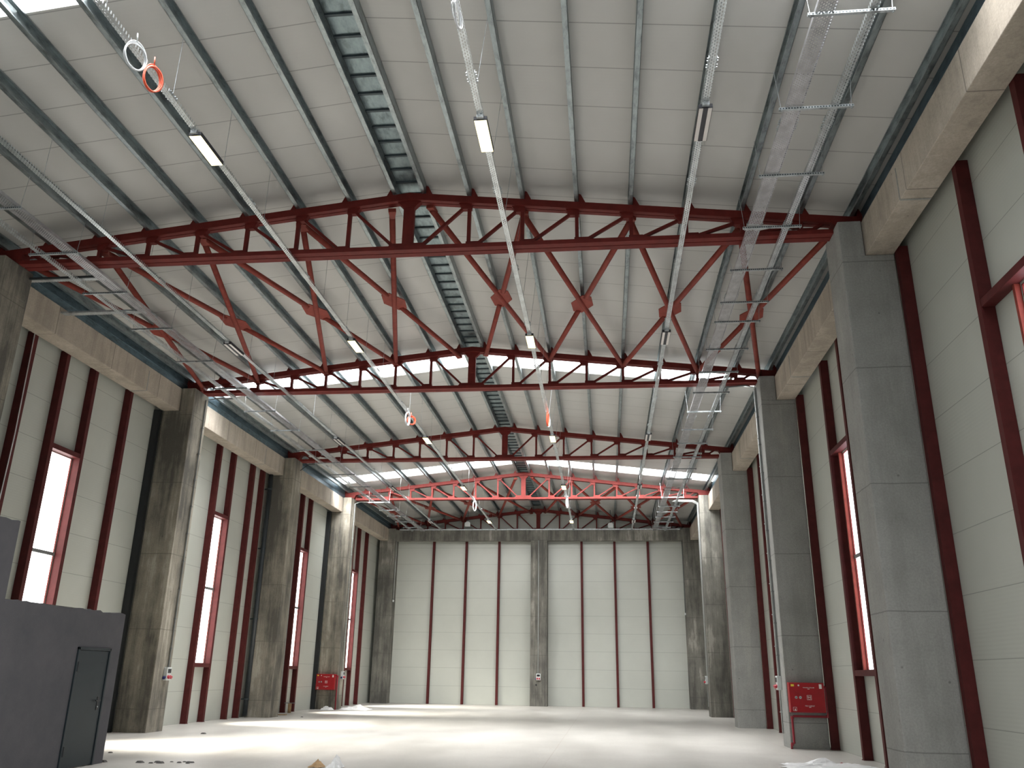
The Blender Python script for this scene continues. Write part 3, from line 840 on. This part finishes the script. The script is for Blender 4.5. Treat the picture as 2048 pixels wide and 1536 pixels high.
# ------------------------------------------------------------------ fire cabinets
def text_mesh(txt, size):
    cu = bpy.data.curves.new('lettering', 'FONT'); cu.body = txt; cu.size = size; cu.align_x = 'CENTER'; cu.align_y = 'CENTER'; cu.extrude = 0.0015
    ob = bpy.data.objects.new('lettering', cu); C.objects.link(ob)
    bpy.context.view_layer.update()
    me = bpy.data.meshes.new_from_object(ob.evaluated_get(bpy.context.evaluated_depsgraph_get()))
    C.objects.unlink(ob); bpy.data.objects.remove(ob); bpy.data.curves.remove(cu)
    return me
def cabinet(x0, x1, yf, z0, z1, y_back, label):
    W = x1 - x0; H = z1 - z0; D = y_back - yf
    e = empty('fire_cabinet', ((x0 + x1) / 2, yf, z0))
    MB().box(-W / 2, W / 2, .012, D, 0, H).build('box_body', M['cab_red'], e, bevel=0.008)
    MB().box(-W / 2 + .01, W / 2 - .01, 0, .014, 0.01, H - .01).build('door', M['cab_red'], e, bevel=0.004)
    MB().box(-W / 2 + .245, -W / 2 + .249, -.0015, .001, 0.03, H - .03).build('door_gap', M['pipe_red'], e)
    k = MB()
    for x in (-W / 2 + .155, -W / 2 + .255): k.tube([(x, 0, H * .50), (x, -.012, H * .50)], 0.032, 16)
    k.build('lock', M['galv'], e)
    k = MB()
    for x in (-W / 2 + .155, -W / 2 + .255): k.box(x - .018, x + .018, -.015, -.011, H * .5 - .006, H * .5 + .006)
    k.build('lock_slot', M['dark_steel'], e)
    MB().box(-W / 2 + .05, -W / 2 + .125, -.003, .001, H * .87, H * .94).build('yellow_sticker', M['yellow'], e)['label'] = 'yellow sticker'
    MB().tube([(-W / 2 + .235, 0, H * .905), (-W / 2 + .235, -.003, H * .905)], .021, 14).build('round_sticker', M['white'], e)
    MB().box(W / 2 - .125, W / 2 - .06, -.003, .001, H * .80, H * .95).build('white_sticker', M['white'], e)
    def frame(cx, cz, s_, t, name):
        k = MB().box(cx - s_, cx + s_, -.003, 0, cz + s_ - t, cz + s_).box(cx - s_, cx + s_, -.003, 0, cz - s_, cz - s_ + t).box(cx - s_, cx - s_ + t, -.003, 0, cz - s_, cz + s_).box(cx + s_ - t, cx + s_, -.003, 0, cz - s_, cz + s_)
        return k
    k = frame(.045, H * .50, .055, .007, 'pictogram')   # hose reel pictogram
    cz = H * .50
    k.box(.010, .030, -.003, 0, cz + .005, cz + .030).box(.018, .026, -.003, 0, cz - .028, cz + .01).box(.034, .052, -.003, 0, cz - .004, cz + .012)
    k.box(.060, .078, -.003, 0, cz + .002, cz + .028).box(.070, .078, -.003, 0, cz - .036, cz + .004).box(.022, .054, -.003, 0, cz - .044, cz - .036)
    k.build('hose_pictogram', M['white'], e)
    fx, fz = -W / 2 + .105, H * .115
    k = frame(fx, fz, .043, .006, 'pictogram')          # extinguisher pictogram
    k.prism([(fx - .008, fz - .032), (fx + .022, fz - .032), (fx + .016, fz - .002), (fx + .002, fz + .018), (fx - .006, fz - .002)], 'y', -.003, 0)
    k.build('extinguisher_pictogram', M['white'], e)
    for t, z, sz in (('YANGIN DOLABI', H * .83, .036), ('FIRE CABINET', H * .22, .038)):
        me = text_mesh(t, sz); me.materials.clear(); me.materials.append(M['white'])
        o = bpy.data.objects.new('lettering', me); C.objects.link(o); o.parent = e
        o.location = (.045, -.002, z); o.rotation_euler = (R(90), 0, 0)
        MB().box(.045 - .025, .045 + .025, -.003, 0, z - .036, z - .024).build('underline', M['white'], e)
    tag(e, label, 'fire cabinet', 'red fire hose cabinets')
cabinet(4.455, 5.30, 22.55, 0.83, 1.52, 22.739, 'red fire hose cabinet on the right column, nearest the camera')
cabinet(-13.06, -12.19, 38.98, 0.83, 1.50, 39.194, 'small looking red fire hose cabinet on the far left column')
e = empty('fire_pipe', (4.47, 22.64, 0))
r = 0.028
MB().tube([(-.045, 0.0, 0.0), (-.045, 0, 0.10), (0.02, 0, 0.13), (0.02, 0, 0.70), (.05, 0, .74), (.84, 0, .74), (.88, 0, .78), (.88, 0, 1.40), (.84, .0, 1.44)], r, 10).build('pipe', M['pipe_red'], e, smooth=True)
for c in ((0.02, 0, .71), (.87, 0, .75), (-.03, 0, .11)): MB().tube([(c[0], 0, c[2] - .035), (c[0], 0, c[2] + .035)], .038, 10).build('elbow', M['pipe_red'], e)
tag(e, 'red water pipe looping under the right fire cabinet down to the floor', 'pipe')
e = empty('fire_pipe', (-12.10, 39.08, 0))
MB().tube([(0, 0, 0), (0, 0, 1.40), (-.04, 0, 1.46), (-.1, 0, 1.46)], 0.032, 10).build('pipe', M['pipe_red'], e, smooth=True)
MB().tube([(0, 0, 1.36), (0, 0, 1.45)], .045, 10).build('elbow', M['pipe_red'], e)
tag(e, 'red water pipe rising beside the left fire cabinet', 'pipe')

# ------------------------------------------------------------------ grey block room
def jag(y0, y1, z, n):
    pts = []; 
    for i in range(n + 1): pts.append((y0 + (y1 - y0) * i / n, z + random.uniform(-.022, .018)))
    return pts
e = empty('block_room', (-9.1, 12, 0))
BX = -9.0
low = [(15.5, 0), (15.5, 2.55)] + jag(15.4, 12.14, 2.55, 26) + [(12.12, 2.52)] + [(12.11, 3.74)] + jag(12.05, 5.2, 3.74, 40) + [(5.0, 3.74), (5.0, 0)]
dy0, dy1, dz = 14.17, 15.17, 1.94
k = MB()
def wallseg(pts): k.prism([(p[0] - 12, p[1]) for p in pts], 'x', -0.1, 0.1)
wallseg([(5.0, 0), (dy0, 0), (dy0, 2.5), (5.0, 2.5)]); wallseg([(dy1, 0), (15.5, 0), (15.5, 2.5), (dy1, 2.5)]); wallseg([(dy0, dz), (dy1, dz), (dy1, 2.5), (dy0, 2.5)])
tp = [(15.5, 2.5), (15.5, 2.56)] + jag(15.4, 12.2, 2.565, 30) + [(12.12, 2.55), (12.12, 2.5)]
wallseg(tp)
tp = [(12.12, 2.5), (12.11, 3.74)] + jag(12.05, 5.2, 3.745, 50) + [(5.0, 3.74), (5.0, 2.5)]
wallseg(tp)
k.build('front_wall', M['render'], e)
MB().box(-3.9, -0.1, 3.3, 3.5, 0, 2.52).build('end_wall', M['render'], e)
MB().box(-0.05, 0.05, -.5 + .0, 2.6, 2.55, 2.575).build('mortar_cap', M['rubble'], e)
tag(e, 'dark grey rendered block room with rough stepped top, at the lower left', 'room')
d = empty('door_1', (BX, dy0, 0)); d['kind'] = 'structure'; d['label'] = 'dark anthracite steel door in the grey block room'
MB().box(-.12, .03, 0, .045, 0, dz).box(-.12, .03, dy1 - dy0 - .04, dy1 - dy0, 0, dz).box(-.12, .03, 0, dy1 - dy0, dz - .045, dz).build('door_frame', M['door'], d, bevel=0.004)
MB().box(-.05, .012, .055, dy1 - dy0 - .045, 0.015, dz - .05).build('door_leaf', M['door'], d, bevel=0.004)
for z in (.28, 1.62): MB().tube([(.03, .05, z - .08), (.03, .05, z + .08)], .014, 8).build('hinge', M['black'], d)
MB().box(.012, .020, .82, .865, .90, 1.12).tube([(.02, .845, 1.06), (.065, .845, 1.06), (.065, .70, 1.06)], .011, 8).build('door_handle', M['black'], d)
MB().tube([(.02, .842, .955), (.03, .842, .955)], .013, 10).build('lock_cylinder', M['galv'], d)

# ------------------------------------------------------------------ rubbish on the floor
def crumple(name, loc, w, d, h, mt, label, seed, peaks=(), cat='plastic sheet', n=26):
    rnd = random.Random(seed); vs_ = []; fs = []
    ph = [(rnd.uniform(3, 11), rnd.uniform(3, 11), rnd.uniform(0, 6)) for _ in range(6)]
    for j in range(n + 1):
        for i in range(n + 1):
            u = i / n * 2 - 1; v_ = j / n * 2 - 1
            edge = 1 - max(abs(u), abs(v_)) ** 4
            wob = 1 + 0.12 * math.sin(5 * math.atan2(v_, u) + seed) + .07 * math.sin(11 * math.atan2(v_, u) + seed)
            z = sum(abs(math.sin(a * u + b_ * v_ + c_)) for a, b_, c_ in ph) / 6 * h * edge
            for (pu, pv, pr, ph_) in peaks:
                z += ph_ * max(0, 1 - math.hypot(u - pu, v_ - pv) / pr)
            vs_.append((u * w / 2 * wob, v_ * d / 2 * wob, 0.006 + z + rnd.uniform(0, .008)))
    for j in range(n):
        for i in range(n):
            a = j * (n + 1) + i; fs.append((a, a + 1, a + n + 2, a + n + 1))
    k = MB(); k.add(vs_, fs); o = k.build(name, mt); o.location = loc
    md = o.modifiers.new('thickness', 'SOLIDIFY'); md.thickness = 0.003
    tag(o, label, cat); return o
crumple('plastic_sheet', (4.25, 18.15, 0), 1.7, 0.85, 0.07, M['plastic_sheet'], 'crumpled white plastic sheeting on the floor below the right fire cabinet', 3, [(-.1, .5, .3, .13)])
crumple('packaging_sheet', (4.72, 17.22, 0), 1.0, 0.6, 0.05, M['cream_sheet'], 'cream packaging sheet lying in front of the white plastic sheeting', 9)
crumple('plastic_sheet', (-11.25, 39.2, 0), 1.25, 1.0, 0.16, M['plastic_sheet'], 'crumpled clear plastic heap beside the left fire cabinet column', 5, [(.3, 0, .5, .14)])
crumple('plastic_sheet', (-12.3, 38.6, 0), 0.5, 0.36, 0.14, M['plastic_sheet'], 'small plastic scrap left of the clear plastic heap', 8, [(-.3, 0, .6, .08)])
crumple('plastic_bag', (-4.80, 15.75, 0), 0.26, 0.3, 0.08, M['plastic_sheet'], 'white plastic bag at the bottom picture edge beside the cardboard', 12, [(.2, 0, .8, .17)], 'bag', 16)
crumple('cardboard_scrap', (-5.13, 15.8, 0), 0.24, 0.26, 0.05, M['cardboard'], 'torn brown cardboard at the bottom picture edge', 14, [(0, 0, .9, .08)], 'cardboard', 12)
o = MB().tube([(4.22, 18.55, .05), (4.28, 18.52, .035), (4.34, 18.52, .05)], .012, 6).build('cable_scrap', M['black']); tag(o, 'short black cable scrap on the white plastic sheeting', 'scrap')
o = MB().tube([(4.50, 18.55, .03), (4.56, 18.6, .05), (4.60, 18.55, .03), (4.68, 18.6, .045)], .016, 6).build('tape_scrap', M['cab_red']); tag(o, 'small red tape scrap on the white plastic sheeting', 'scrap')
e = empty('cardboard_tube', (-12.85, 35.35, 0))
MB().tube([(0, 0, 0), (0, 0, .36)], .07, 16).build('tube_body', M['cardboard'], e, smooth=True)
MB().box(-.22, .2, -.06, .10, .361, .385).build('scrap_lid', M['conduit'], e)
tag(e, 'brown cardboard tube with scrap on top by the third left window', 'tube')
for j in range(2):
    o = MB().box(-12.9 + .4 * j, -12.3 + .4 * j, 33.4 + j * 3.0, 33.6 + j * 3.0, 0, .03).build('timber_offcut', M['cardboard']) if j == 0 else None
    if o and j == 0: tag(o, 'thin timber offcut lying beside the weathered left column', 'timber')
rnd = random.Random(2)
spots = [(-9.15 + rnd.uniform(0, 1.7), 15.6 + rnd.uniform(0, .35)) for _ in range(12)] + [(-11.2, 32.2), (-7.6, 15.95), (-7.7, 16.0), (-10.6, 22.9), (-9.9, 17.3)]
for j, (x, y) in enumerate(spots):
    s_ = rnd.uniform(.02, .05)
    pts = [(x + rnd.uniform(-s_, s_) * 1.6, y + rnd.uniform(-s_, s_), 0) for _ in range(4)]
    k = MB(); c = [(x - s_ * 1.5, y - s_ * .7), (x + s_, y - s_), (x + s_ * 1.4, y + s_ * .5), (x - s_ * .6, y + s_)]
    k.add([(p[0], p[1], 0) for p in c] + [(x + (p[0] - x) * .6, y + (p[1] - y) * .6, s_ * .7) for p in c], [(3, 2, 1, 0), (4, 5, 6, 7), (0, 1, 5, 4), (1, 2, 6, 5), (2, 3, 7, 6), (3, 0, 4, 7)])
    o = k.build('rubble_piece', M['rubble'])
    if j < 12: tag(o, 'small dark rubble crumb on the floor at the foot of the grey block room', 'rubble', 'rubble crumbs by the block room')
    else: tag(o, ['dark rubble crumb on the floor in front of the third left window', 'larger dark crumb out on the floor right of the block room', 'flat dark crumb beside the larger crumb on the floor', 'lone crumb near the foot of the stained left column', 'lone crumb on the bright floor left of centre'][j - 12], 'rubble')
o = MB().tube([(-12.135, 32.0, 9.25), (-11.8, 32.0, 9.50), (-11.2, 32.0, 9.55), (-10.7, 32.0, 9.55), (-10.45, 32.0, 9.385)], 0.013, 6).add([], []).build('loose_cable', M['black'], smooth=True)
tag(o, 'loose black cable looping from the weathered left column to the left trays', 'cable')
